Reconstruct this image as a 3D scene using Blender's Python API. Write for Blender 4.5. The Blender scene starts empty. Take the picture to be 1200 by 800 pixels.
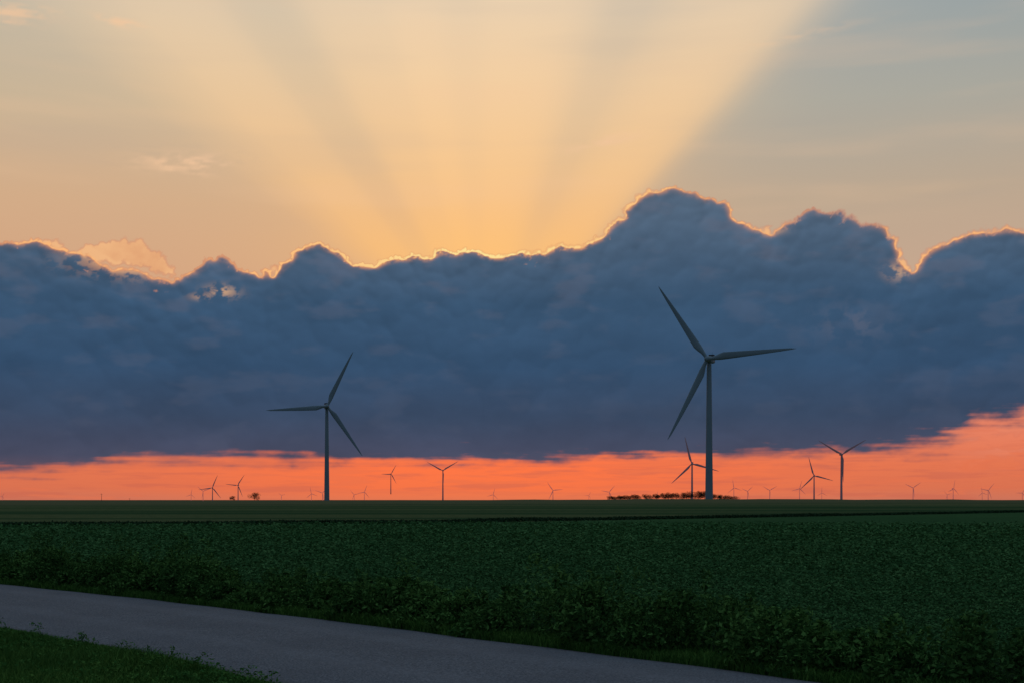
import bpy, math, random, mathutils
import numpy as np
from math import radians, pi, atan, cos, sin, hypot
rng=np.random.default_rng(7); random.seed(7)
S=bpy.context.scene
S.view_settings.view_transform='Standard'
S.view_settings.look='None'; S.view_settings.exposure=0; S.view_settings.gamma=1
F=1500.0; CH=2.3; HY=585.0
def lin(c):
    o=[]
    for v in c:
        v=v/255.0
        o.append(v/12.92 if v<=0.04045 else ((v+0.055)/1.055)**2.4)
    return (o[0],o[1],o[2],1.0)
def ae(x,y):
    a=atan((x-600)/F); return a,(HY-y)/F*cos(a)
# ---------------------------------------------------------------- camera
cam=bpy.data.cameras.new('camera'); co=bpy.data.objects.new('camera',cam)
S.collection.objects.link(co); S.camera=co
cam.sensor_width=36; cam.lens=F/1200*36; cam.shift_y=(HY-400)/1200
cam.clip_start=0.1; cam.clip_end=150000
co.location=(0,0,CH); co.rotation_euler=(radians(90),0,0)
# ---------------------------------------------------------------- node helper
class NB:
    def __init__(s,nt): s.nt=nt
    def n(s,t,**k):
        nd=s.nt.nodes.new(t)
        for a,b in k.items(): setattr(nd,a,b)
        return nd
    def put(s,inp,v):
        if isinstance(v,bpy.types.NodeSocket): s.nt.links.new(v,inp)
        else: inp.default_value=v
    def m(s,op,a,b=None,c=None,clamp=False):
        nd=s.n('ShaderNodeMath',operation=op); nd.use_clamp=clamp
        s.put(nd.inputs[0],a)
        if b is not None: s.put(nd.inputs[1],b)
        if c is not None: s.put(nd.inputs[2],c)
        return nd.outputs[0]
    def add(s,a,b): return s.m('ADD',a,b)
    def sub(s,a,b): return s.m('SUBTRACT',a,b)
    def mul(s,a,b): return s.m('MULTIPLY',a,b)
    def ss(s,v,a,b,t0=0.0,t1=1.0,interp='SMOOTHSTEP'):
        nd=s.n('ShaderNodeMapRange',interpolation_type=interp)
        s.put(nd.inputs[0],v); s.put(nd.inputs[1],a); s.put(nd.inputs[2],b); s.put(nd.inputs[3],t0); s.put(nd.inputs[4],t1)
        return nd.outputs[0]
    def vec(s,x,y,z=0.0):
        nd=s.n('ShaderNodeCombineXYZ'); s.put(nd.inputs[0],x); s.put(nd.inputs[1],y); s.put(nd.inputs[2],z); return nd.outputs[0]
    def noise(s,v,scale,detail=4,rough=0.5,dist=0.0,out=0):
        nd=s.n('ShaderNodeTexNoise'); s.put(nd.inputs['Vector'],v)
        s.put(nd.inputs['Scale'],scale); nd.inputs['Detail'].default_value=detail
        nd.inputs['Roughness'].default_value=rough; nd.inputs['Distortion'].default_value=dist
        return nd.outputs[out]
    def mix(s,f,a,b,mode='MIX'):
        nd=s.n('ShaderNodeMix',data_type='RGBA',blend_type=mode)
        s.put(nd.inputs[0],f); s.put(nd.inputs[6],a); s.put(nd.inputs[7],b); return nd.outputs[2]
    def scale(s,c,f):
        nd=s.n('ShaderNodeVectorMath',operation='SCALE'); s.nt.links.new(c,nd.inputs[0]); s.put(nd.inputs['Scale'],f); return nd.outputs[0]
    def ramp(s,f,stops,interp='LINEAR'):
        nd=s.n('ShaderNodeValToRGB'); cr=nd.color_ramp; cr.interpolation=interp
        cr.elements[0].position=stops[0][0]; cr.elements[0].color=stops[0][1]
        cr.elements[1].position=stops[1][0]; cr.elements[1].color=stops[1][1]
        for p,c in stops[2:]:
            e=cr.elements.new(p); e.color=c
        s.put(nd.inputs[0],f); return nd.outputs[0]
    def curve(s,v,pts,x0,x1,y0,y1,handle='AUTO'):
        t=s.ss(v,x0,x1,interp='LINEAR')
        nd=s.n('ShaderNodeFloatCurve'); c=nd.mapping.curves[0]
        P=[((x-x0)/(x1-x0),(y-y0)/(y1-y0)) for x,y in pts]
        c.points[0].location=P[0]; c.points[1].location=P[-1]
        for p in P[1:-1]: c.points.new(*p)
        for q in c.points: q.handle_type=handle
        nd.mapping.update()
        s.put(nd.inputs['Value'],t)
        return s.ss(nd.outputs[0],0.0,1.0,y0,y1,interp='LINEAR')
# ---------------------------------------------------------------- world sky
W=bpy.data.worlds.new('sky'); S.world=W; W.use_nodes=True
nt=W.node_tree; nt.nodes.clear(); N=NB(nt)
tc=N.n('ShaderNodeTexCoord'); sp=N.n('ShaderNodeSeparateXYZ'); nt.links.new(tc.outputs['Generated'],sp.inputs[0])
X,Y,Z=sp.outputs
hyp=N.m('SQRT',N.add(N.mul(X,X),N.add(N.mul(Y,Y),1e-6)))
a=N.m('ARCTAN2',X,Y)
e=N.m('MINIMUM',N.m('DIVIDE',Z,hyp),3.0)
SA,SE=ae(568,414)
def er(y): return max(0,min(1,(HY-y)/F/0.6))
ef=N.m('DIVIDE',e,0.6,clamp=True)
lowC=[(er(585),lin((222,112,78))),(er(572),lin((241,110,68))),(er(545),lin((251,112,66))),(er(490),lin((240,128,90)))]
lowL=[(er(585),lin((202,114,90))),(er(572),lin((216,112,80))),(er(545),lin((226,116,80))),(er(490),lin((232,134,106)))]
cen=N.ramp(ef,lowC+[(er(400),lin((250,182,108))),(er(300),lin((249,188,121))),(er(200),lin((246,198,142))),(er(90),lin((242,206,162))),(er(0),lin((234,208,175))),(1.0,lin((160,168,175)))])
lef=N.ramp(ef,lowL+[(er(400),lin((214,160,124))),(er(250),lin((209,171,136))),(er(140),lin((197,178,151))),(er(20),lin((182,178,164))),(1.0,lin((120,140,160)))])
rig=N.ramp(ef,lowL+[(er(400),lin((205,166,140))),(er(240),lin((186,166,144))),(er(130),lin((166,166,157))),(er(0),lin((141,158,165))),(1.0,lin((100,125,155)))])
side=N.mix(N.ss(a,-0.12,0.24),lef,rig)
th=N.m('ARCTAN2',N.sub(a,SA),N.sub(e,SE))
prof=[(-180,0),(-90,0.0),(-66,.05),(-58,.12),(-53,.34),(-48,.62),(-43,.76),(-38,.69),(-33,.55),(-29,.65),(-24,.86),(-17,.91),(-11,1.0),(-4,.93),(3,1),(10,.98),(15,.90),(19,.77),(23,.69),(27,.76),(32,.86),(36,.89),(40,.84),(43.5,.60),(46.5,.25),(50,.11),(60,.04),(90,0),(180,0)]
ray=N.curve(th,[(radians(x),y) for x,y in prof],-pi,pi,0,1,'AUTO')
rad=N.m('SQRT',N.add(N.m('POWER',N.sub(a,SA),2.0),N.m('POWER',N.sub(e,SE),2.0)))
ray=N.mul(ray,N.ss(rad,0.38,0.95,1.0,0.0))
lowmix=N.ss(N.m('ABSOLUTE',N.add(a,0.02)),0.03,0.36,1.0,0.0)
ray=N.mix(N.ss(e,0.09,0.14),lowmix,ray)
sky=N.mix(ray,side,cen)
def gaussW(x,y,sx,sy):
    ga,ge=ae(x,y); u=N.mul(N.sub(a,ga),F/sx); v=N.mul(N.sub(e,ge),F/sy)
    return N.m('EXPONENT',N.mul(N.add(N.mul(u,u),N.mul(v,v)),-1.0))
sky=N.mix(N.mul(gaussW(556,300,190,45),0.45),sky,lin((255,196,118)))
nis=N.n('ShaderNodeTexSky',sky_type='NISHITA'); nis.sun_disc=False
nis.sun_elevation=math.atan(SE); nis.sun_rotation=SA
sky=N.mix(1.0,sky,N.scale(nis.outputs[0],0.0005),'ADD')
back=N.ramp(N.m('DIVIDE',e,1.5,clamp=True),[(0.0,lin((68,78,98))),(0.15,lin((82,96,118))),(0.5,lin((108,126,148))),(1.0,lin((122,142,163)))])
full=N.mix(N.ss(N.m('ABSOLUTE',a),0.5,1.3),sky,back)
full=N.mix(N.ss(e,0.42,1.1),full,back)
bg=N.n('ShaderNodeBackground'); nt.links.new(full,bg.inputs[0]); bg.inputs[1].default_value=1.0
wo=N.n('ShaderNodeOutputWorld'); nt.links.new(bg.outputs[0],wo.inputs[0])
# sun: stands behind the cloud bank, which blocks its direct light
sl=bpy.data.lights.new('sun','SUN'); so=bpy.data.objects.new('sun',sl); S.collection.objects.link(so)
sl.energy=0.6; sl.angle=radians(2); sl.color=(1,.72,.48)
so.rotation_euler=mathutils.Vector((sin(SA),cos(SA),SE)).to_track_quat('Z','Y').to_euler(); so.location=(0,-20,60)
# ---------------------------------------------------------------- helpers
def newmat(name):
    m=bpy.data.materials.new(name); m.use_nodes=True; m.node_tree.nodes.clear()
    return m,NB(m.node_tree)
def finish(N,col,rough=0.8,spec=0.3,bump=None,bstr=0.5,bdist=0.05,trans=None,emis=None):
    b=N.n('ShaderNodeBsdfPrincipled'); N.put(b.inputs['Base Color'],col); N.put(b.inputs['Roughness'],rough)
    b.inputs['Specular IOR Level'].default_value=spec
    if emis: b.inputs['Emission Color'].default_value=emis[0]; b.inputs['Emission Strength'].default_value=emis[1]
    if bump is not None:
        bn=N.n('ShaderNodeBump'); bn.inputs['Strength'].default_value=bstr; bn.inputs['Distance'].default_value=bdist
        N.put(bn.inputs['Height'],bump); N.nt.links.new(bn.outputs[0],b.inputs['Normal'])
    o=N.n('ShaderNodeOutputMaterial'); out=b.outputs[0]
    if trans:
        t=N.n('ShaderNodeBsdfTranslucent'); N.put(t.inputs[0],col); mx=N.n('ShaderNodeMixShader'); mx.inputs[0].default_value=trans
        N.nt.links.new(out,mx.inputs[1]); N.nt.links.new(t.outputs[0],mx.inputs[2]); out=mx.outputs[0]
    N.nt.links.new(out,o.inputs[0])
def mesh_obj(name,verts,faces,mat=None,smooth=False):
    me=bpy.data.meshes.new(name)
    me.from_pydata([tuple(v) for v in verts],[],faces); me.update()
    if smooth: me.polygons.foreach_set('use_smooth',[True]*len(me.polygons))
    ob=bpy.data.objects.new(name,me); S.collection.objects.link(ob)
    if mat: me.materials.append(mat)
    return ob
def np_mesh(name,V,k,mat):
    nf=len(V)//k
    me=bpy.data.meshes.new(name)
    me.vertices.add(len(V)); me.vertices.foreach_set('co',V.astype(np.float32).ravel())
    me.loops.add(nf*k); me.loops.foreach_set('vertex_index',np.arange(nf*k,dtype=np.int32))
    me.polygons.add(nf); me.polygons.foreach_set('loop_start',np.arange(0,nf*k,k,dtype=np.int32))
    me.update(calc_edges=True); me.materials.append(mat)
    ob=bpy.data.objects.new(name,me); S.collection.objects.link(ob); return ob
def grid_mesh(name,P,attrs,mat):
    R_,C_,_=P.shape
    me=bpy.data.meshes.new(name); me.vertices.add(R_*C_); me.vertices.foreach_set('co',P.astype(np.float32).ravel())
    i=np.arange((R_-1)*(C_-1)); r=i//(C_-1); c=i%(C_-1); q=r*C_+c
    idx=np.stack([q,q+1,q+C_+1,q+C_],1).astype(np.int32).ravel()
    me.loops.add(len(idx)); me.loops.foreach_set('vertex_index',idx)
    me.polygons.add(len(i)); me.polygons.foreach_set('loop_start',np.arange(0,len(idx),4,dtype=np.int32))
    me.update(calc_edges=True)
    for nm,(x,y,z) in attrs.items():
        at_=me.attributes.new(nm,'FLOAT_VECTOR','POINT')
        at_.data.foreach_set('vector',np.stack([x,y,z],-1).astype(np.float32).ravel())
    me.materials.append(mat); me.polygons.foreach_set('use_smooth',[True]*len(i))
    ob=bpy.data.objects.new(name,me); S.collection.objects.link(ob); return ob
_perm=np.random.default_rng(3).permutation(4096)
_ang=np.random.default_rng(4).uniform(0,2*pi,4096)
def perlin(x,y,seed=0):
    xi=np.floor(x).astype(int); yi=np.floor(y).astype(int); xf=x-xi; yf=y-yi
    def g(ix,iy,dx,dy):
        h=_perm[(_perm[(ix+seed*57)&4095]+iy+seed*131)&4095]; an=_ang[h]; return np.cos(an)*dx+np.sin(an)*dy
    u=xf*xf*xf*(xf*(xf*6-15)+10); v=yf*yf*yf*(yf*(yf*6-15)+10)
    n0=g(xi,yi,xf,yf)*(1-u)+g(xi+1,yi,xf-1,yf)*u
    n1=g(xi,yi+1,xf,yf-1)*(1-u)+g(xi+1,yi+1,xf-1,yf-1)*u
    return (n0*(1-v)+n1*v)*1.4
def fbm(x,y,oct=5,seed=0,gain=.5):
    o=0;am=1;t=0
    for k in range(oct):
        o=o+am*perlin(x*2**k,y*2**k,seed+k*7); t+=am; am*=gain
    return o/t*1.6
def sst(v,a_,b_):
    t=np.clip((v-a_)/(b_-a_),0,1); return t*t*(3-2*t)
# ---------------------------------------------------------------- cloud bank (a distant sheet of cloud, 30 km away)
def AB(x,y):
    q=ae(x,y); return 600+F*q[0],F*q[1]
def abcurve(pts):
    P=[AB(x,y) for x,y in pts if -300<=x<=1500]
    lo=[(-900,P[0][1]+30),(-600,P[0][1]-30),(-300,P[0][1]+10)] ; hi=[(1500,P[-1][1]),(1800,P[-1][1]+30),(2100,P[-1][1]-20)]
    P=[p for p in lo if p[0]<P[0][0]]+P+[p for p in hi if p[0]>P[-1][0]]
    return np.array(P)
top=abcurve([(-300,262),(-150,290),(-60,275),(0,285),(30,280),(60,286),(88,300),(110,306),(140,312),(170,321),(192,327),(215,324),(235,307),(258,300),(282,315),(305,323),(328,316),(342,296),(360,286),(378,284),(398,295),(418,309),(446,309),(462,301),(500,296),(545,290),(570,297),(612,294),(642,292),(684,284),(718,269),(732,245),(752,227),(776,220),(800,223),(832,230),(855,243),(870,264),(900,273),(916,267),(936,253),(960,244),(985,247),(1008,264),(1022,257),(1036,256),(1047,282),(1056,306),(1068,322),(1080,308),(1098,288),(1122,276),(1150,270),(1180,267),(1210,272),(1300,262),(1420,290)])
bot=abcurve([(-300,550),(-100,560),(0,556),(60,555),(105,548),(170,538),(205,543),(250,541),(320,541),(342,547),(365,541),(420,540),(500,543),(600,541),(652,544),(700,537),(760,534),(830,536),(900,535),(960,537),(1040,532),(1085,526),(1118,517),(1136,500),(1160,495),(1210,488),(1300,500),(1450,540)])
Ac=np.concatenate([np.arange(-700,0,4.0),np.arange(0,1200,1.0),np.arange(1200,1901,4.0)]); Bc=np.arange(-9,402,1.0)
A,B=np.meshgrid(Ac,Bc)
wxn=fbm(A/26,B/26,4,11)*6; wyn=fbm(A/26,B/26,4,29)*6
Aw=A+wxn; Bw=B+wyn
topv=np.interp(A+wxn*.8,top[:,0],top[:,1])
D=topv-13-Bw
crisp=np.interp(Ac,[AB(x,0)[0] for x in (-200,0,200,330,430,640,700,760,1100,1200,1300)],[.7,.6,.55,.8,.55,.55,.8,1.05,1.0,.9,.9])
r2=np.random.default_rng(21)
def puff(cx,cy,r):
    c0,c1=np.searchsorted(Ac,[cx-r-14,cx+r+14]); b0,b1=np.searchsorted(Bc,[cy-r-14,cy+r+14])
    if c1<=c0 or b1<=b0: return
    sl_=(slice(b0,b1),slice(c0,c1)); d=np.hypot(Aw[sl_]-cx,(Bw[sl_]-cy)*1.08)
    D[sl_]=np.maximum(D[sl_],r-d)
x_=-700.0
while x_<1900:
    cs=np.interp(x_,Ac,crisp); R_=r2.uniform(10,21)*cs
    tv=min(np.interp(x_+q_*R_,top[:,0],top[:,1])+R_*(1-math.sqrt(1-q_*q_))*1.1 for q_ in (-.8,-.5,0,.5,.8))
    cy=tv-R_-5.0*cs+r2.normal(0,1.2); puff(x_,cy,R_)
    for k in range(7):
        an=radians(r2.uniform(10,170)); rr=r2.uniform(3,8)*cs; px_,py_=x_+R_*.9*cos(an),cy+R_*.9*sin(an); puff(px_,py_,rr)
        for j in range(2):
            an2=radians(r2.uniform(0,180)); puff(px_+rr*.9*cos(an2),py_+rr*.9*sin(an2),r2.uniform(1.3,3.0)*cs)
    x_+=r2.uniform(4,8)
Dt=D+fbm(A/10,B/10,4,41,.55)*2.1
Hi=np.zeros(A.shape)
for i in range(2600):
    cx=r2.uniform(-700,1900); tv=np.interp(cx,top[:,0],top[:,1]); dep=r2.exponential(45)+6; cy=tv-dep; R_=r2.uniform(7,17)+dep*.16
    c0,c1=np.searchsorted(Ac,[cx-R_-10,cx+R_+10]); b0,b1=np.searchsorted(Bc,[cy-R_-10,cy+R_+10])
    if c1<=c0 or b1<=b0: continue
    sl_=(slice(b0,b1),slice(c0,c1)); d=np.hypot(Aw[sl_]-cx,(Bw[sl_]-cy)*1.2); t=np.clip(1-(d/R_)**2,0,None)
    Hi[sl_]=np.maximum(Hi[sl_],t**.8*R_)
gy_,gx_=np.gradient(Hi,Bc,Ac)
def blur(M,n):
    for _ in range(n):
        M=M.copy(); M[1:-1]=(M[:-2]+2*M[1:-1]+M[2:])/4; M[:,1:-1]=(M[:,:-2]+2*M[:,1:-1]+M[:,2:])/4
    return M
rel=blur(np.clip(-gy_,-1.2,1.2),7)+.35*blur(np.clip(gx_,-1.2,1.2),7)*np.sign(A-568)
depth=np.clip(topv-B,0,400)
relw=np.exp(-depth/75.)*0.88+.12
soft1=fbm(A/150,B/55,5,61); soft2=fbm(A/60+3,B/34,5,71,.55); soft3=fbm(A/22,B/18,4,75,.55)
relief_shade=1.07+rel*relw*0.16+soft1*.11+soft2*.10*(0.4+.6*relw)+soft3*.05*(0.3+relw)
rightw=sst(A,930,1090)
botv=np.interp(A+fbm(A/30,B/20,3,83)*5,bot[:,0],bot[:,1])
Db=(B-botv)+fbm(A/38,B/13,5,85,.55)*(6+6*rightw)+fbm(A/130,B/7,4,87)*(8+6*rightw)
softn=1.6+2.6*sst(fbm(A/120,B/120,2,90),-.3,.5)
mt=sst(Dt,-softn*.5,softn*.8)
bs=8+6*sst(fbm(A/170,B/60,3,93),-.3,.5)+7*rightw
mb=sst(Db,-bs,bs*1.2)
cloud=mt*mb
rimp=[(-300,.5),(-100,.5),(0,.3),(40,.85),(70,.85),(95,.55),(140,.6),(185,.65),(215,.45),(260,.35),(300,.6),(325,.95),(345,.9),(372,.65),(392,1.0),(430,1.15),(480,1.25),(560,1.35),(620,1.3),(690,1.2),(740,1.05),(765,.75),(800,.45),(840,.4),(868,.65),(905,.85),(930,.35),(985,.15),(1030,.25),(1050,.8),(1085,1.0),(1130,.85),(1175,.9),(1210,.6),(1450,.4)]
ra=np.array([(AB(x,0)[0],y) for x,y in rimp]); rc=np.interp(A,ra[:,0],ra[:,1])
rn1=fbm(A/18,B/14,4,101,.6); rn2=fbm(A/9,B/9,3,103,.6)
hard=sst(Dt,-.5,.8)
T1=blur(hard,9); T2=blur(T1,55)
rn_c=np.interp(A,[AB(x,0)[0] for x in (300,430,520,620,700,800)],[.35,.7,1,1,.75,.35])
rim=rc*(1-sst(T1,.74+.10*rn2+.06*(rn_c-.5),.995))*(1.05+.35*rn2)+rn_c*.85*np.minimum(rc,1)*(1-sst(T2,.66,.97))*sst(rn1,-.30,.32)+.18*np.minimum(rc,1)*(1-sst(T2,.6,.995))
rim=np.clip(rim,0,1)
L=np.full(A.shape,-50.0)
for (x,y,R_) in [(104,300,11),(118,298,12),(132,296,12),(148,296,14),(162,297,14),(176,303,12),(188,312,10),(96,306,9),(200,318,7),(56,288,7),(66,288,7),(320,316,6),(900,271,6),(1056,314,9),(1052,322,7)]:
    ax,bx=AB(x,y)
    for k in range(9):
        an=r2.uniform(0,2*pi); rr=R_*(1 if k==0 else r2.uniform(.3,.6)); o_=0 if k==0 else R_*.75
        L=np.maximum(L,rr-np.hypot(Aw-ax-o_*cos(an),Bw-bx-o_*sin(an)))
L=L+fbm(A/8,B/8,4,111,.6)*2.5
litm=sst(L,-1,4)*.92
lit_patch=np.zeros(A.shape)
for (x,y,sx,sy,st) in [(148,308,46,13,.95),(260,342,16,7,.6),(236,348,12,4,.4),(1052,318,12,9,.5),(905,270,14,5,.4),(300,312,20,4,.3)]:
    ax,bx=AB(x,y); lit_patch=np.maximum(lit_patch,st*np.exp(-((A-ax)/sx)**2-((B-bx)/sy)**2))
lit_in=lit_patch*sst(fbm(A/16,B/11,5,121,.6)+.25*rel,-.18,.3)
purple=sst(fbm(A/70,B/30,4,131),.05,.6)*np.exp(-depth/120)*.3
ax,bx=AB(1000,378); purple=np.maximum(purple,.35*np.exp(-((A-ax)/40)**2-((B-bx)/20)**2)*sst(soft3,-.2,.4))
below=sst(B,-3,2)*(1-sst(B,60,110))
v1=fbm(A/130,B/9,5,141,.55); v2=fbm(A/90+9,B/6,4,151,.55)
veil=sst(v1,-.02,.5)*.5*below
ax,bx=AB(765,553); veil=np.maximum(veil,.6*np.exp(-((A-ax)/90)**2-((B-bx)/13)**2)*sst(v2+.2*v1,-.35,.25))
ax,bx=AB(1180,516); pink=np.exp(-((A-ax)/80)**2-((B-bx)/26)**2)*sst(fbm(A/40,B/14,5,161,.55),-.15,.35)*.7
bright=sst(v2,0,.5)*.45*below
edgefade=1-sst(np.abs(A-600),1000,1280)
cloud=cloud*edgefade; veil=veil*edgefade
cmat,C=newmat('cloud')  # emissive: sunset rim, relief shading and lit puffs are painted into its colour
def attr(nm):
    t=C.n('ShaderNodeAttribute',attribute_name=nm); s_=C.n('ShaderNodeSeparateXYZ'); C.nt.links.new(t.outputs['Vector'],s_.inputs[0]); return s_.outputs
c_mask,c_rim,c_rel=attr('cloud_cover'); l_mask,l_in,c_pur=attr('cloud_sunlit'); v_veil,v_pink,v_br=attr('cloud_veil')
g=C.n('ShaderNodeTexCoord'); s_=C.n('ShaderNodeSeparateXYZ'); C.nt.links.new(g.outputs['Object'],s_.inputs[0])
DC=30000.0
zb=C.m('DIVIDE',s_.outputs[2],DC*0.26,clamp=True)
def ec(y): return max(0,min(1,(HY-y)/F/0.26))
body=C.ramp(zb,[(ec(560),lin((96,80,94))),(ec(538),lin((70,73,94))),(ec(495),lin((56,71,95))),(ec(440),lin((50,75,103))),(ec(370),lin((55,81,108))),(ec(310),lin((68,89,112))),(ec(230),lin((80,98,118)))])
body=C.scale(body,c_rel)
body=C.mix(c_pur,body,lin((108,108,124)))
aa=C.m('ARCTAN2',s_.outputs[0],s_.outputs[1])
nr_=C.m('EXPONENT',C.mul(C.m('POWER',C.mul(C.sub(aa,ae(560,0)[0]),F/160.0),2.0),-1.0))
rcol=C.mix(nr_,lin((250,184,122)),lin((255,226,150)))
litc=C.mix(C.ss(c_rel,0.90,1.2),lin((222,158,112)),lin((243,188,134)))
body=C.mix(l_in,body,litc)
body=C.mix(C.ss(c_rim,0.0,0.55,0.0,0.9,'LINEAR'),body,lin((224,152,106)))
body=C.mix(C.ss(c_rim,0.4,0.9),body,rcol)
vc=C.mix(v_br,lin((202,102,80)),lin((253,126,74))); vc=C.mix(v_pink,vc,lin((240,146,114)))
va=C.m('MAXIMUM',C.m('MAXIMUM',v_veil,v_pink),v_br)
col=C.mix(l_mask,vc,litc); al=C.m('MAXIMUM',va,l_mask)
col=C.mix(c_mask,col,body); al=C.m('MAXIMUM',al,c_mask)
em=C.n('ShaderNodeEmission'); C.put(em.inputs[0],col); tp=C.n('ShaderNodeBsdfTransparent'); mx=C.n('ShaderNodeMixShader')
C.put(mx.inputs[0],al); C.nt.links.new(tp.outputs[0],mx.inputs[1]); C.nt.links.new(em.outputs[0],mx.inputs[2])
ou=C.n('ShaderNodeOutputMaterial'); C.nt.links.new(mx.outputs[0],ou.inputs[0])
cmat.cycles.emission_sampling='NONE'
rr_=DC-np.clip(D,0,60)*22-Hi*20
Pc=np.stack([rr_*np.sin((A-600)/F),rr_*np.cos((A-600)/F),rr_*B/F+CH],-1)
grid_mesh('cloud_bank',Pc,{'cloud_cover':(cloud,rim,relief_shade),'cloud_sunlit':(litm*edgefade,lit_in,purple),'cloud_veil':(veil,pink,bright*edgefade)},cmat)
Ac2=np.arange(-300,1501,3.0); Bc2=np.arange(250,760,3.0); A2,B2=np.meshgrid(Ac2,Bc2)
c1=fbm(A2/420,B2/50+A2/1400,5,181,.5); c2=fbm(A2/500,B2/60-A2/1600,4,191,.5)
ci=sst(c1,-.1,.7)*.13; cg=sst(c2,0,.7)*.07
for (x,y,sx,sy,ro,st) in [(218,190,50,10,.05,.85),(205,198,34,5,-.1,.7),(712,166,45,6,.22,.6),(140,26,24,5,-.1,.7),(10,16,42,10,.1,.7),(14,28,25,5,0,.5),(930,44,70,5,.15,.25)]:
    ax,bx=AB(x,y); dA=A2-ax;dB=B2-bx; u=dA*cos(ro)+dB*sin(ro); v=dB*cos(ro)-dA*sin(ro)
    ci=np.maximum(ci,st*np.exp(-(u/sx)**2-(v/sy)**2)*sst(fbm(A2/34+v/20,B2/7,4,201,.6),-.35,.35))
ed=sst(B2,300,345)*(1-sst(B2,640,750))*(1-sst(np.abs(A2-600),700,880))
kmat,C=newmat('cirrus'); k1,k2,_=attr('cloud_cover')
kc=C.mix(C.m('DIVIDE',k1,C.m('ADD',C.m('ADD',k1,k2),0.001)),lin((150,150,156)),lin((246,200,158)))
em=C.n('ShaderNodeEmission'); C.put(em.inputs[0],kc); tp=C.n('ShaderNodeBsdfTransparent'); mx=C.n('ShaderNodeMixShader')
C.put(mx.inputs[0],C.m('MAXIMUM',k1,k2)); C.nt.links.new(tp.outputs[0],mx.inputs[1]); C.nt.links.new(em.outputs[0],mx.inputs[2])
ou=C.n('ShaderNodeOutputMaterial'); C.nt.links.new(mx.outputs[0],ou.inputs[0]); kmat.cycles.emission_sampling='NONE'
Pk=np.stack([42000*np.sin((A2-600)/F),42000*np.cos((A2-600)/F),42000*B2/F],-1)
grid_mesh('cirrus_cloud',Pk,{'cloud_cover':(ci*ed,cg*ed,ci*0)},kmat)
# ---------------------------------------------------------------- terrain
def terr(x,y):
    x=np.asarray(x,float); y=np.asarray(y,float)
    r=np.hypot(x,y); az=np.arctan2(x,y)
    pts=[(-pi,2.0),(-1.2,2.0),(ae(0,0)[0],1.05),(ae(300,0)[0],1.75),(ae(600,0)[0],2.3),(ae(830,0)[0],2.8),(ae(1200,0)[0],2.3),(1.2,2.0),(pi,2.0)]
    c=np.interp(az,[p[0] for p in pts],[p[1] for p in pts])
    c=c+0.12*np.sin(az*61+1)+0.08*np.sin(az*137)
    t=np.clip((r-200)/550,0,1); up=c*(t*t*(3-2*t))
    d=np.clip((r-800)/1400,0,1); dn=d*d*(3-2*d)
    return up*(1-dn)-6*dn
gm,G=newmat('farmland')
tcg=G.n('ShaderNodeTexCoord'); P=tcg.outputs['Object']; sg=G.n('ShaderNodeSeparateXYZ'); G.nt.links.new(P,sg.inputs[0])
gx,gy,_=sg.outputs
fine=G.noise(P,2.5,5,0.75); mid=G.noise(P,0.25,4,0.6); big=G.noise(P,0.018,4,0.55)
c=G.mix(G.ss(fine,0.3,0.7),(0.022,0.062,0.022,1),(0.062,0.145,0.052,1))
c=G.mix(G.ss(mid,0.35,0.7,0,0.4),c,(0.032,0.080,0.030,1))
c=G.mix(G.ss(big,0.4,0.65,0,0.35),c,(0.068,0.135,0.048,1))
Yb=G.m('MAXIMUM',G.add(127.35,G.mul(gx,0.45)),G.add(132.4,G.mul(gx,1.05)))
sf=G.sub(gy,Yb)
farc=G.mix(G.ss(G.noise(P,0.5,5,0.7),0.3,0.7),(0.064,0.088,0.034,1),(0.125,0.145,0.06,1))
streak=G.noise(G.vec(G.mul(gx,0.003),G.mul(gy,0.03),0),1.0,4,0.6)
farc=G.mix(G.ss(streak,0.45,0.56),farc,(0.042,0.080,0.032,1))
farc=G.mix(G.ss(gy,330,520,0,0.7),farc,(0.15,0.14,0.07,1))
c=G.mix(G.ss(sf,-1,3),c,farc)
rr=G.m('SQRT',G.add(G.mul(gx,gx),G.mul(gy,gy)))
c=G.mix(G.ss(rr,25,60,0.6,0),c,(0.018,0.024,0.013,1))
finish(G,c,1.0,0.0,bump=fine,bstr=0.8,bdist=0.2)
rs=np.concatenate([[0.0],np.geomspace(2,60,24),np.geomspace(66,2400,90),np.geomspace(2700,60000,24)])
na=360; vs=[];fs=[]
for r in rs[1:]:
    t=np.linspace(-pi,pi,na,endpoint=False); xx=r*np.sin(t); yy=r*np.cos(t); zz=terr(xx,yy)
    vs+=list(zip(xx,yy,zz))
for i in range(len(rs)-2):
    for j in range(na):
        j2=(j+1)%na; fs.append((i*na+j,i*na+j2,(i+1)*na+j2,(i+1)*na+j))
ci_=len(vs); vs.append((0,0,0))
for j in range(na): fs.append((ci_,(j+1)%na,j))
mesh_obj('ground',vs,[f[::-1] for f in fs],gm,True)
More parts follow.
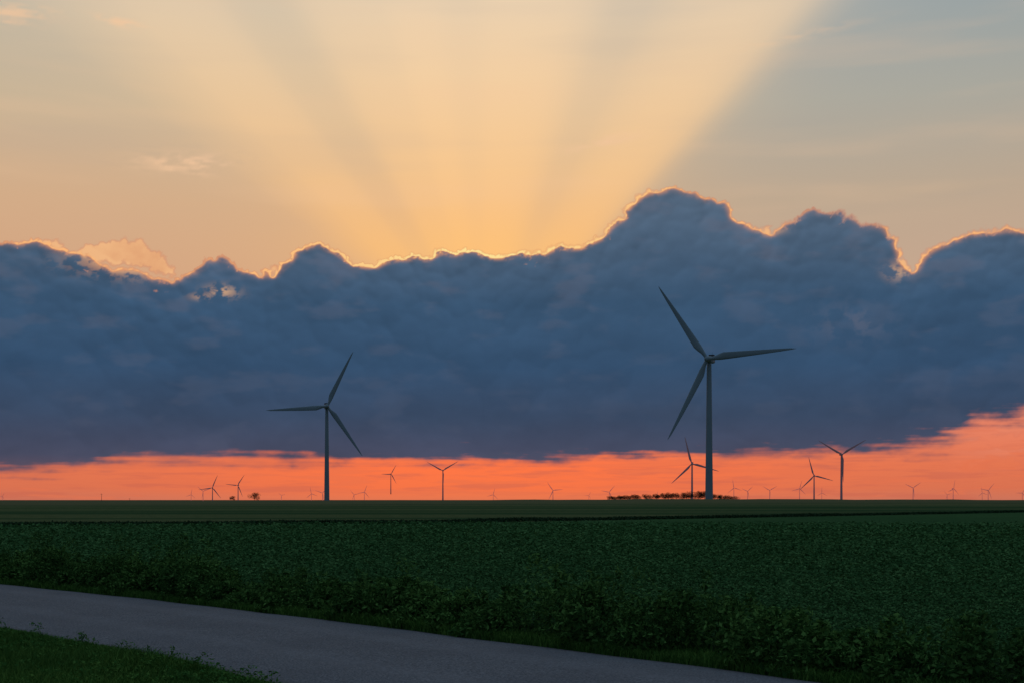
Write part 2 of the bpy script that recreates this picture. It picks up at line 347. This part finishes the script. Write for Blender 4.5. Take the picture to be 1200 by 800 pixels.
# ---------------------------------------------------------------- road
def unp(x,y): d=CH*F/(y-HY); return ((x-600)/F*d,d)
far=[(-420,520),(-150,186),(-60,84)]+[unp(x,y) for x,y in [(-250,664),(0,683.5),(250,710),(500,740.5),(750,772),(960,799)]]
dirn=np.array([.683,-.730])
fx=far[-1]; far=far+[(fx[0]+dirn[0]*t,fx[1]+dirn[1]*t) for t in (10,40,150,500)]
PF=np.array(far); sF=np.concatenate([[0],np.cumsum(np.hypot(*np.diff(PF,axis=0).T))])
def far_at(s): return np.array([np.interp(s,sF,PF[:,0]),np.interp(s,sF,PF[:,1])])
ss_=np.concatenate([np.linspace(0,sF[2],60)[:-1],np.linspace(sF[2],sF[9],220)[:-1],np.linspace(sF[9],sF[-1],60)])
ctr=np.array([far_at(s) for s in ss_])
for _ in range(40): ctr[1:-1]=(ctr[:-2]+2*ctr[1:-1]+ctr[2:])/4
tan=np.gradient(ctr,axis=0); tan/=np.linalg.norm(tan,axis=1)[:,None]
for _ in range(60): tan[1:-1]=(tan[:-2]+2*tan[1:-1]+tan[2:])/4
tan/=np.linalg.norm(tan,axis=1)[:,None]
nr=np.stack([tan[:,1],-tan[:,0]],1)
nr=np.where((nr[:,1:2]>0),-nr,nr)
RW=5.15
wob=0.03*np.sin(np.arange(len(ctr))*0.37)+0.025*np.sin(np.arange(len(ctr))*0.91+1)
E0=ctr+nr*(wob[:,None]); E1=ctr+nr*(RW+wob[::-1][:,None])
nc=9; vs=[];fs=[];uvs=[]
L_=np.concatenate([[0],np.cumsum(np.hypot(*np.diff(ctr,axis=0).T))])
for i in range(len(ctr)):
    for k in range(nc):
        t=k/(nc-1); q=E0[i]*(1-t)+E1[i]*t; z=float(terr(q[0],q[1]))+0.035+0.05*(1-(2*t-1)**2)
        if k in(0,nc-1): z-=0.033
        vs.append((q[0],q[1],z)); uvs.append((t,L_[i]))
for i in range(len(ctr)-1):
    for k in range(nc-1): fs.append((i*nc+k,i*nc+k+1,(i+1)*nc+k+1,(i+1)*nc+k))
rmat,R=newmat('aged_asphalt')
tr=R.n('ShaderNodeTexCoord'); PO=tr.outputs['Object']; su=R.n('ShaderNodeSeparateXYZ'); R.nt.links.new(tr.outputs['UV'],su.inputs[0])
ru,rv,_=su.outputs
ag=R.noise(PO,32.0,3,0.8); ag2=R.noise(PO,9.0,4,0.7); pat=R.noise(PO,0.5,4,0.6)
c=R.mix(R.ss(ag,0.36,0.64),(0.070,0.076,0.082,1),(0.225,0.236,0.252,1))
c=R.mix(R.ss(ag2,0.35,0.7,0,0.4),c,(0.10,0.106,0.115,1))
c=R.mix(R.ss(pat,0.4,0.7,0,0.35),c,(0.095,0.10,0.11,1))
trk=R.m('ABSOLUTE',R.sub(R.m('ABSOLUTE',R.sub(ru,0.5)),0.2))
c=R.mix(R.ss(trk,0.0,0.1,0.25,0),c,(0.20,0.207,0.22,1))
edge=R.ss(R.m('ABSOLUTE',R.sub(ru,0.5)),0.45,0.5,0,0.5)
c=R.mix(edge,c,(0.08,0.075,0.06,1))
finish(R,c,0.95,0.12,bump=ag,bstr=0.4,bdist=0.01)
rd=mesh_obj('road',vs,[f[::-1] for f in fs],rmat,True)
if rd.data.polygons[len(rd.data.polygons)//2].normal.z<0: rd.data.flip_normals()
uvl=rd.data.uv_layers.new(name='UVMap')
for lp in rd.data.loops: uvl.data[lp.index].uv=uvs[lp.vertex_index]
i0=np.argsort(E0[:,0]); i1=np.argsort(E1[:,0])
def yfar(x): return np.interp(x,E0[i0,0],E0[i0,1])
def ynear(x): return np.interp(x,E1[i1,0],E1[i1,1])
# ---------------------------------------------------------------- vegetation
def leafmat(name,c0,c1,c2,trans=0.2,spec=0.0,rough=0.9):
    m,L_=newmat(name); g=L_.n('ShaderNodeNewGeometry'); t=L_.n('ShaderNodeTexCoord')
    r=g.outputs['Random Per Island']
    col=L_.mix(L_.m('POWER',r,1.6),c0,c1); nn=L_.noise(t.outputs['Object'],0.35,2,0.6)
    col=L_.mix(L_.ss(nn,0.4,0.65,0,0.5),col,c2)
    finish(L_,col,rough,spec,trans=trans); return m
def leaves(cx,cy,cz,ln,wd,tilt):
    n=len(cx); az=rng.uniform(0,2*pi,n); el=rng.normal(0,tilt,n); rl=rng.normal(0,tilt,n)
    u=np.stack([np.cos(az)*np.cos(el),np.sin(az)*np.cos(el),np.sin(el)],1)
    v0=np.stack([-np.sin(az),np.cos(az),np.zeros(n)],1); w=np.cross(u,v0)
    v=v0*np.cos(rl)[:,None]+w*np.sin(rl)[:,None]
    c=np.stack([cx,cy,cz],1); ln=ln[:,None]; wd=wd[:,None]
    A=c-u*ln*.5; B=c-u*ln*.05+v*wd*.5; C=c+u*ln*.5; D=c-u*ln*.05-v*wd*.5
    return np.stack([A,B,C,D],1).reshape(-1,3)
def vnoise(x,y,s,seed):
    r=np.random.default_rng(seed); o=np.zeros_like(x)
    for k in range(6):
        an=r.uniform(0,2*pi); f=s*r.uniform(.6,1.7); o+=np.sin((x*np.cos(an)+y*np.sin(an))*f+r.uniform(0,6.28))
    return o/6
n=1000000
u_=rng.uniform(0,1,n); r0,r1=12.0,125.0
r=r0*(r1/r0)**u_
az=rng.uniform(-0.56,0.5,n)
x=r*np.sin(az); y=r*np.cos(az)
Yb_=np.maximum(127.35+.45*x,132.4+1.05*x)
k=(y>yfar(x)+2.5+0.4*vnoise(x,y,1.2,3))&(y<Yb_)&(rng.uniform(0,1,n)<1.35-r/95)
x,y,r=x[k],y[k],r[k]
rowh=0.5+0.5*np.cos(2*pi*(x*0.45+y*0.89)/1.5+.6*vnoise(x,y,.15,9))
k=rng.uniform(0,1,len(x))<0.38+0.62*rowh
x,y,r,rowh=x[k],y[k],r[k],rowh[k]
h=0.16+0.17*rowh+0.03*vnoise(x,y,1.5,5)+0.03*vnoise(x,y,0.3,6)
z=terr(x,y)+h*(1-0.5*rng.uniform(0,1,len(x))**2)+rng.normal(0,.012,len(x))
sc=np.clip(r*0.0027,0.045,0.3)*rng.uniform(.7,1.3,len(x))
V=leaves(x,y,z,sc,sc*.65,0.38)
soy=leafmat('soybean_leaf',(0.026,0.09,0.027,1),(0.12,0.26,0.088,1),(0.038,0.11,0.037,1))
np_mesh('soybean_field',V,4,soy)
print('soy leaves',len(V)//4)
n=60000
x=rng.uniform(-150,260,n); Yb_=np.maximum(127.35+.45*x,132.4+1.05*x)
y=Yb_+rng.uniform(-0.5,5,n); z=terr(x,y)+rng.uniform(0,1,n)**0.7*(0.30+0.1*vnoise(x,y,0.4,8))
V=leaves(x,y,z,rng.uniform(.2,.45,n),rng.uniform(.1,.22,n),0.8)
np_mesh('crop_edge',V,4,leafmat('crop_leaf',(0.020,0.046,0.020,1),(0.036,0.075,0.034,1),(0.022,0.046,0.022,1),0.1))
def clumps(pts,hts,wid,per,lmin,lmax,tilt=0.8):
    out=[]
    for (cx,cy),h,w in zip(pts,hts,wid):
        m=per; t=rng.uniform(0,1,m)**0.8
        rad_=w*(0.35+0.65*np.sin(pi*np.clip(t*0.85+0.12,0,1)))*np.sqrt(rng.uniform(0,1,m))
        an=rng.uniform(0,2*pi,m); s=rng.uniform(lmin,lmax,m)
        out.append(leaves(cx+rad_*np.cos(an),cy+rad_*np.sin(an),terr(cx,cy)+t*h,s,s*rng.uniform(.3,.6,m),tilt))
    return np.concatenate(out)
pts=[];hts=[];wid=[]
for i in range(1500):
    xx=rng.uniform(-46,12); off=rng.uniform(0.12,2.2)
    hh=0.50+0.30*rng.random()+0.20*math.sin(xx*0.9)*math.sin(xx*0.37+1)+.14*sin(xx*2.3)
    if off<0.6: hh*=0.45+.85*off
    if rng.random()<0.12: hh*=1.5
    pts.append((xx,float(yfar(xx))+off*1.37)); hts.append(max(.12,hh)); wid.append(rng.uniform(.13,.34))
V=clumps(pts,hts,wid,190,0.05,0.13,0.6)
weed=leafmat('weed_leaf',(0.018,0.062,0.014,1),(0.15,0.31,0.075,1),(0.028,0.080,0.024,1),0.25)
np_mesh('roadside_weeds',V,4,weed)
def blades(x,y,h,w,lean):
    n=len(x); az=rng.uniform(0,2*pi,n); la=rng.uniform(0,2*pi,n); l=rng.uniform(0.1,1,n)*lean*h
    z0=terr(x,y); d=np.stack([np.cos(az),np.sin(az),0*az],1)*(w[:,None]/2)
    b=np.stack([x,y,z0],1); mo=np.stack([np.cos(la)*l*.35,np.sin(la)*l*.35,h*.6],1); to=np.stack([np.cos(la)*l,np.sin(la)*l,h],1)
    Q1=np.stack([b-d,b+d,b+mo+d*.8,b+mo-d*.8],1)
    Q2=np.stack([b+mo-d*.8,b+mo+d*.8,b+to+d*.1,b+to-d*.1],1)
    return np.concatenate([Q1,Q2]).reshape(-1,3)
n=110000
x=rng.uniform(-34,14,n); y=yfar(x)+np.abs(rng.normal(0,.8,n))-0.02+0.12*vnoise(x,x*0,3.0,31)
VA=blades(x,y,rng.uniform(.06,.26,n)*(0.75+.35*vnoise(x,y,1.5,11)),rng.uniform(.008,.02,n),.8)
n=220000
x=rng.uniform(-16,3,n); off=rng.uniform(0,1,n)**1.2*9-0.05+0.10*vnoise(x,x*0,3.5,21)
y=ynear(x)-off
k=(y>8)&(y<40); x,y,off=x[k],y[k],off[k]
hh=rng.uniform(.05,.24,len(x))*(0.8+.8*vnoise(x,y,1.3,12))
hh=np.maximum(hh,.04)*np.clip(off*1.5+0.35,0.35,1)
VB=blades(x,y,hh,rng.uniform(.007,.018,len(x)),.9)
grm=leafmat('grass_blade',(0.032,0.10,0.018,1),(0.15,0.29,0.06,1),(0.048,0.13,0.03,1))
np_mesh('grass_verge',np.concatenate([VA,VB]),4,grm)
pts=[];hts=[];wid=[]
for i in range(900):
    xx=rng.uniform(-16,2); off=rng.uniform(0.25,8); yy=float(ynear(xx))-off
    if yy<8: continue
    pts.append((xx,yy)); hts.append(rng.uniform(.08,.30)); wid.append(rng.uniform(.08,.22))
V=clumps(pts,hts,wid,60,0.025,0.07,0.5)
np_mesh('verge_clover',V,4,leafmat('clover_leaf',(0.036,0.12,0.024,1),(0.14,0.29,0.06,1),(0.042,0.13,0.034,1)))
# ---------------------------------------------------------------- distant trees
bark,B_=newmat('bark'); finish(B_,B_.mix(B_.noise(B_.n('ShaderNodeTexCoord').outputs['Object'],4.0,4),(0.04,0.03,0.025,1),(0.09,0.07,0.055,1)),0.9,0.1)
tlm=leafmat('tree_leaf',(0.015,0.026,0.016,1),(0.035,0.05,0.03,1),(0.016,0.026,0.018,1),0.05)
def tree(x,y,h,w,seed=0):
    r_=np.random.default_rng(seed); z0=float(terr(x,y)); vs=[];fs=[]
    def limb(p,q,ra,rb,ns=7):
        p=np.array(p,float);q=np.array(q,float);d=(q-p)/np.linalg.norm(q-p); s=np.cross(d,[.3,.9,.1]); s/=np.linalg.norm(s); t=np.cross(d,s); b=len(vs)
        for (c_,r__) in ((p,ra),((p+q)/2+r_.normal(0,ra*.5,3),(ra+rb)/2),(q,rb)):
            for i in range(ns): an=2*pi*i/ns; vs.append(c_+r__*(s*cos(an)+t*sin(an)))
        for L0 in (0,1):
            for i in range(ns): j=(i+1)%ns; fs.append((b+L0*ns+i,b+L0*ns+j,b+(L0+1)*ns+j,b+(L0+1)*ns+i))
    limb((x,y,z0-.5),(x+r_.normal(0,.15),y,z0+h*.45),.05*h*.6,.03*h*.6)
    cl=[]
    for i in range(9):
        an=r_.uniform(0,2*pi); rr_=w*.5*r_.uniform(.3,.8); hz=z0+h*r_.uniform(.25,.85)
        q=(x+rr_*cos(an),y+rr_*sin(an),hz); limb((x,y,z0+h*r_.uniform(.1,.45)),q,.012*h,.005*h,5); cl.append((q,w*r_.uniform(.16,.3)))
    cl.append(((x,y,z0+h*.82),w*.22))
    trunk=mesh_obj('trunk',vs,fs,bark,True); Vs=[]
    for q,rd_ in cl:
        m=160; dd=r_.normal(0,1,(m,3)); dd/=np.linalg.norm(dd,axis=1)[:,None]; dd*=(r_.uniform(.2,1,m)**.5)[:,None]*rd_
        s=r_.uniform(.25,.6,m)*max(.5,h/7)
        Vs.append(leaves(q[0]+dd[:,0],q[1]+dd[:,1],np.maximum(q[2]+dd[:,2]*.8,z0+.1),s,s*.7,.9))
    return trunk,np_mesh('crown',np.concatenate(Vs),4,tlm)
def join(obs,name):
    bpy.ops.object.select_all(action='DESELECT')
    for o in obs: o.select_set(True)
    bpy.context.view_layer.objects.active=obs[0]; bpy.ops.object.join(); obs[0].name=name; obs[0].data.name=name; return obs[0]
def at(px,d): return (px-600)/F*d,d
t1=[]
for i,(px,h,w) in enumerate([(716,2.0,5),(724,2.4,5),(733,2.2,6),(744,2.8,6),(757,2.8,6),(768,3.0,5),(777,3.6,6),(785,4.2,6.5),(793,4.0,6),(801,4.2,6.5),(809,5.0,7),(817,5.2,7),(825,5.0,7),(836,3.2,6),(846,2.4,6),(856,2.0,6)]):
    xx,yy=at(px+rng.uniform(-2,2),790+rng.uniform(-20,30)); t1+=tree(xx,yy,h*.95,w,seed=i)
    xx,yy=at(px+4+rng.uniform(-2,2),800+rng.uniform(-10,30)); t1+=tree(xx,yy,h*.7,w*1.2,seed=i+40)
join(t1,'distant_treeline')
for nm,px,d,h,w,sd in (('tree',298,800,4.8,7.5,77),('tree.001',273,900,3.0,5,78)):
    xx,yy=at(px,d); tr_,crn=tree(xx,yy,h,w,seed=sd)
    em_=bpy.data.objects.new(nm,None); S.collection.objects.link(em_); tr_.parent=em_; crn.parent=em_
# ---------------------------------------------------------------- turbines
def tmat(name,col,haze,hs):
    m,T=newmat(name); t=T.n('ShaderNodeTexCoord')
    d=T.noise(t.outputs['Object'],0.35,4,0.6); c=T.mix(T.ss(d,0.4,0.7,0,0.2),col,tuple(v*.85 for v in col[:3])+(1,))
    finish(T,c,0.55,0.2,emis=(haze,hs) if hs else None); return m  # air haze on distant turbines is put into the paint as a warm emission
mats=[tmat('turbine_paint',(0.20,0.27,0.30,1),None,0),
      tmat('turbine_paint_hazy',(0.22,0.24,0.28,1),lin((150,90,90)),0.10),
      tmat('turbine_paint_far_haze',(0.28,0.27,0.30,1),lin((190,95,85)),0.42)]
dark,D_=newmat('nacelle_grille'); finish(D_,D_.mix(D_.noise(D_.n('ShaderNodeTexCoord').outputs['Object'],2.0),(0.03,0.035,0.04,1),(0.07,0.075,0.08,1)),0.6,0.3)
def lathe(profile,ns,axis='Z'):
    vs=[];fs=[]
    for (r,h) in profile:
        for i in range(ns):
            an=2*pi*i/ns
            vs.append((r*cos(an),r*sin(an),h) if axis=='Z' else (r*cos(an),h,r*sin(an)))
    for k in range(len(profile)-1):
        for i in range(ns): j=(i+1)%ns; fs.append((k*ns+i,k*ns+j,(k+1)*ns+j,(k+1)*ns+i))
    fs.append(tuple(range(ns))[::-1]); fs.append(tuple((len(profile)-1)*ns+i for i in range(ns)))
    return vs,fs
def recalc(me):
    import bmesh
    b=bmesh.new(); b.from_mesh(me); bmesh.ops.recalc_face_normals(b,faces=b.faces); b.to_mesh(me); b.free()
def mk(name,vs,fs,smooth=True):
    me=bpy.data.meshes.new(name); me.from_pydata(vs,[],fs); me.update(); recalc(me)
    me.polygons.foreach_set('use_smooth',[smooth]*len(me.polygons)); return me
prof=[(2.25,-14),(2.25,0.0)]+[(2.25-(2.25-1.35)*z_/77,z_) for z_ in (11,22,33,44,55,66,77)]+[(1.38,78.0)]
tower_me=mk('tower',*lathe(prof,32))
def rbox(sections,ns=24,ex=4.0):
    vs=[];fs=[]
    for (y_,hw,z0,z1) in sections:
        zc=(z0+z1)/2; hh=(z1-z0)/2
        for i in range(ns):
            an=2*pi*i/ns; ca,sa=cos(an),sin(an)
            vs.append((hw*math.copysign(abs(ca)**(2/ex),ca),y_,zc+hh*math.copysign(abs(sa)**(2/ex),sa)))
    for k in range(len(sections)-1):
        for i in range(ns): j=(i+1)%ns; fs.append((k*ns+i,k*ns+j,(k+1)*ns+j,(k+1)*ns+i))
    fs.append(tuple(range(ns))[::-1]); fs.append(tuple((len(sections)-1)*ns+i for i in range(ns)))
    return vs,fs
nac_me=mk('nacelle',*rbox([(-2.9,1.25,78.8,81.3),(-2.4,1.6,78.3,81.7),(-1.0,1.8,78.0,82.0),(4.0,1.8,78.0,82.05),(6.8,1.75,78.4,82.05),(7.6,1.5,78.9,81.8)]))
cool_me=mk('cooler',*rbox([(4.4,1.55,82.03,83.3),(4.5,1.6,82.03,83.4),(6.6,1.6,82.03,83.4),(6.7,1.55,82.03,83.3)],24,8),smooth=False)
mast_me=mk('wind_vane_mast',[(x_*.05+ .6,5+y_*.05,z_) for z_ in (83.3,84.6) for x_,y_ in ((-1,-1),(1,-1),(1,1),(-1,1))],[(0,1,5,4),(1,2,6,5),(2,3,7,6),(3,0,4,7),(4,5,6,7)],False)
hub_me=mk('hub',*lathe([(0.05,-2.3),(0.6,-2.15),(1.15,-1.7),(1.5,-1.0),(1.65,-.2),(1.6,.8),(1.3,1.35)],24,'Y'))
def blade(Rr):
    vs=[];fs=[];ns=16
    st=[0.02,.05,.09,.14,.19,.24,.3,.4,.5,.6,.7,.8,.88,.94,.98,1.0]
    for t in st:
        zc=Rr*t
        b=max(0,min(1,(t-.05)/.14)); b=b*b*(3-2*b)
        chord=2.0*(1-b)+b*(4.3*(1-max(0,(t-.2))/.8)**0.8*0.86+0.5)
        if t>.97: chord*= .6 if t<1 else .25
        th=(1.0*(1-b)+b*(0.34-.22*t))*chord
        tw=radians(14*(1-t)**2)*b
        cx=-chord*0.18*b
        for i in range(ns):
            an=2*pi*i/ns; cx_=cos(an)
            xx=cx_*chord/2; yy=sin(an)*th/2*(1-b*0.45*(1-cx_)/2*(1 if cx_<0 else 0.6))
            xx+=cx
            vs.append((xx*cos(tw)-yy*sin(tw),xx*sin(tw)+yy*cos(tw)-2.2*t*t,zc))
    for k in range(len(st)-1):
        for i in range(ns): j=(i+1)%ns; fs.append((k*ns+i,k*ns+j,(k+1)*ns+j,(k+1)*ns+i))
    fs.append(tuple((len(st)-1)*ns+i for i in range(ns)))
    return mk('blade',vs,fs)
blade_me=blade(52.0)
mcache={}
def withmat(me,mi):
    kx=(me.name,mi)
    if kx not in mcache:
        m2=me.copy(); m2.materials.clear(); m2.materials.append(mats[mi] if mi>=0 else dark); mcache[kx]=m2
    return mcache[kx]
def turbine(px,hy,rpx,phase,yaw,mi,d=None):
    d=d or 52*F/rpx; x=(px-600)/F*d; y=d
    zb=(HY-hy)/F*d+CH-80
    E=bpy.data.objects.new('wind_turbine',None); S.collection.objects.link(E); E.location=(x,y,zb); E.rotation_euler=(0,0,radians(yaw))
    E.empty_display_size=10
    def ch(me,m_,name):
        o=bpy.data.objects.new(name,withmat(me,m_)); S.collection.objects.link(o); o.parent=E; return o
    ch(tower_me,mi,'tower'); ch(nac_me,mi,'nacelle'); ch(cool_me,-1 if mi==0 else mi,'cooler'); ch(mast_me,mi,'wind_vane_mast')
    h=ch(hub_me,mi,'hub'); h.location=(0,-4.2,80)
    for i in range(3):
        b=ch(blade_me,mi,'blade_%d'%(i+1)); b.location=(0,-4.2,80); b.rotation_euler=(0,radians(90-(phase+120*i)),0)
turbine(831,421,0,123.5,-24,0,d=80*F/161.0)
turbine(383,476,0,65,14,0,d=80*F/109.0)
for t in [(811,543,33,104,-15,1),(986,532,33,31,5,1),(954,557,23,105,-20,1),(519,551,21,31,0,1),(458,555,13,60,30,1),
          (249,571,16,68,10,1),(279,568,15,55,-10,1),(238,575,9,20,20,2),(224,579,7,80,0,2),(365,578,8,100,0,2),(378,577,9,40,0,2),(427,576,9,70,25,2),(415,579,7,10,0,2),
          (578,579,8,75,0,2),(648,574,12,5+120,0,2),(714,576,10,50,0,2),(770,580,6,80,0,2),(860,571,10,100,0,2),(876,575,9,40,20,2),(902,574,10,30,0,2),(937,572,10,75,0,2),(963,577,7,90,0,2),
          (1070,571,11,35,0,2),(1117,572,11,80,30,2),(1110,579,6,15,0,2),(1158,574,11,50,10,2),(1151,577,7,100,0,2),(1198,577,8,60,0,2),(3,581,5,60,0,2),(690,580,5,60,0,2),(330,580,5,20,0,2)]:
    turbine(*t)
def pole(px,d,h):
    x,y=at(px,d); z=float(terr(x,y)); E=bpy.data.objects.new('utility_pole',None); S.collection.objects.link(E); E.location=(x,y,z)
    v,f=lathe([(.22,-1),(.2,0),(.13,h)],10); o=bpy.data.objects.new('post',mk('post',v,f)); o.data.materials.append(bark); S.collection.objects.link(o); o.parent=E
    v=[(sx*1.1,sy*.08,h-.6+sz*.08) for sz in(-1,1) for sy in(-1,1) for sx in(-1,1)]
    o=bpy.data.objects.new('crossarm',mk('crossarm',v,[(0,1,3,2),(4,5,7,6),(0,1,5,4),(2,3,7,6),(0,2,6,4),(1,3,7,5)],False)); o.data.materials.append(bark); S.collection.objects.link(o); o.parent=E; o.location=(0,-.2,0)
pole(119,1150,8); pole(152,1500,7)
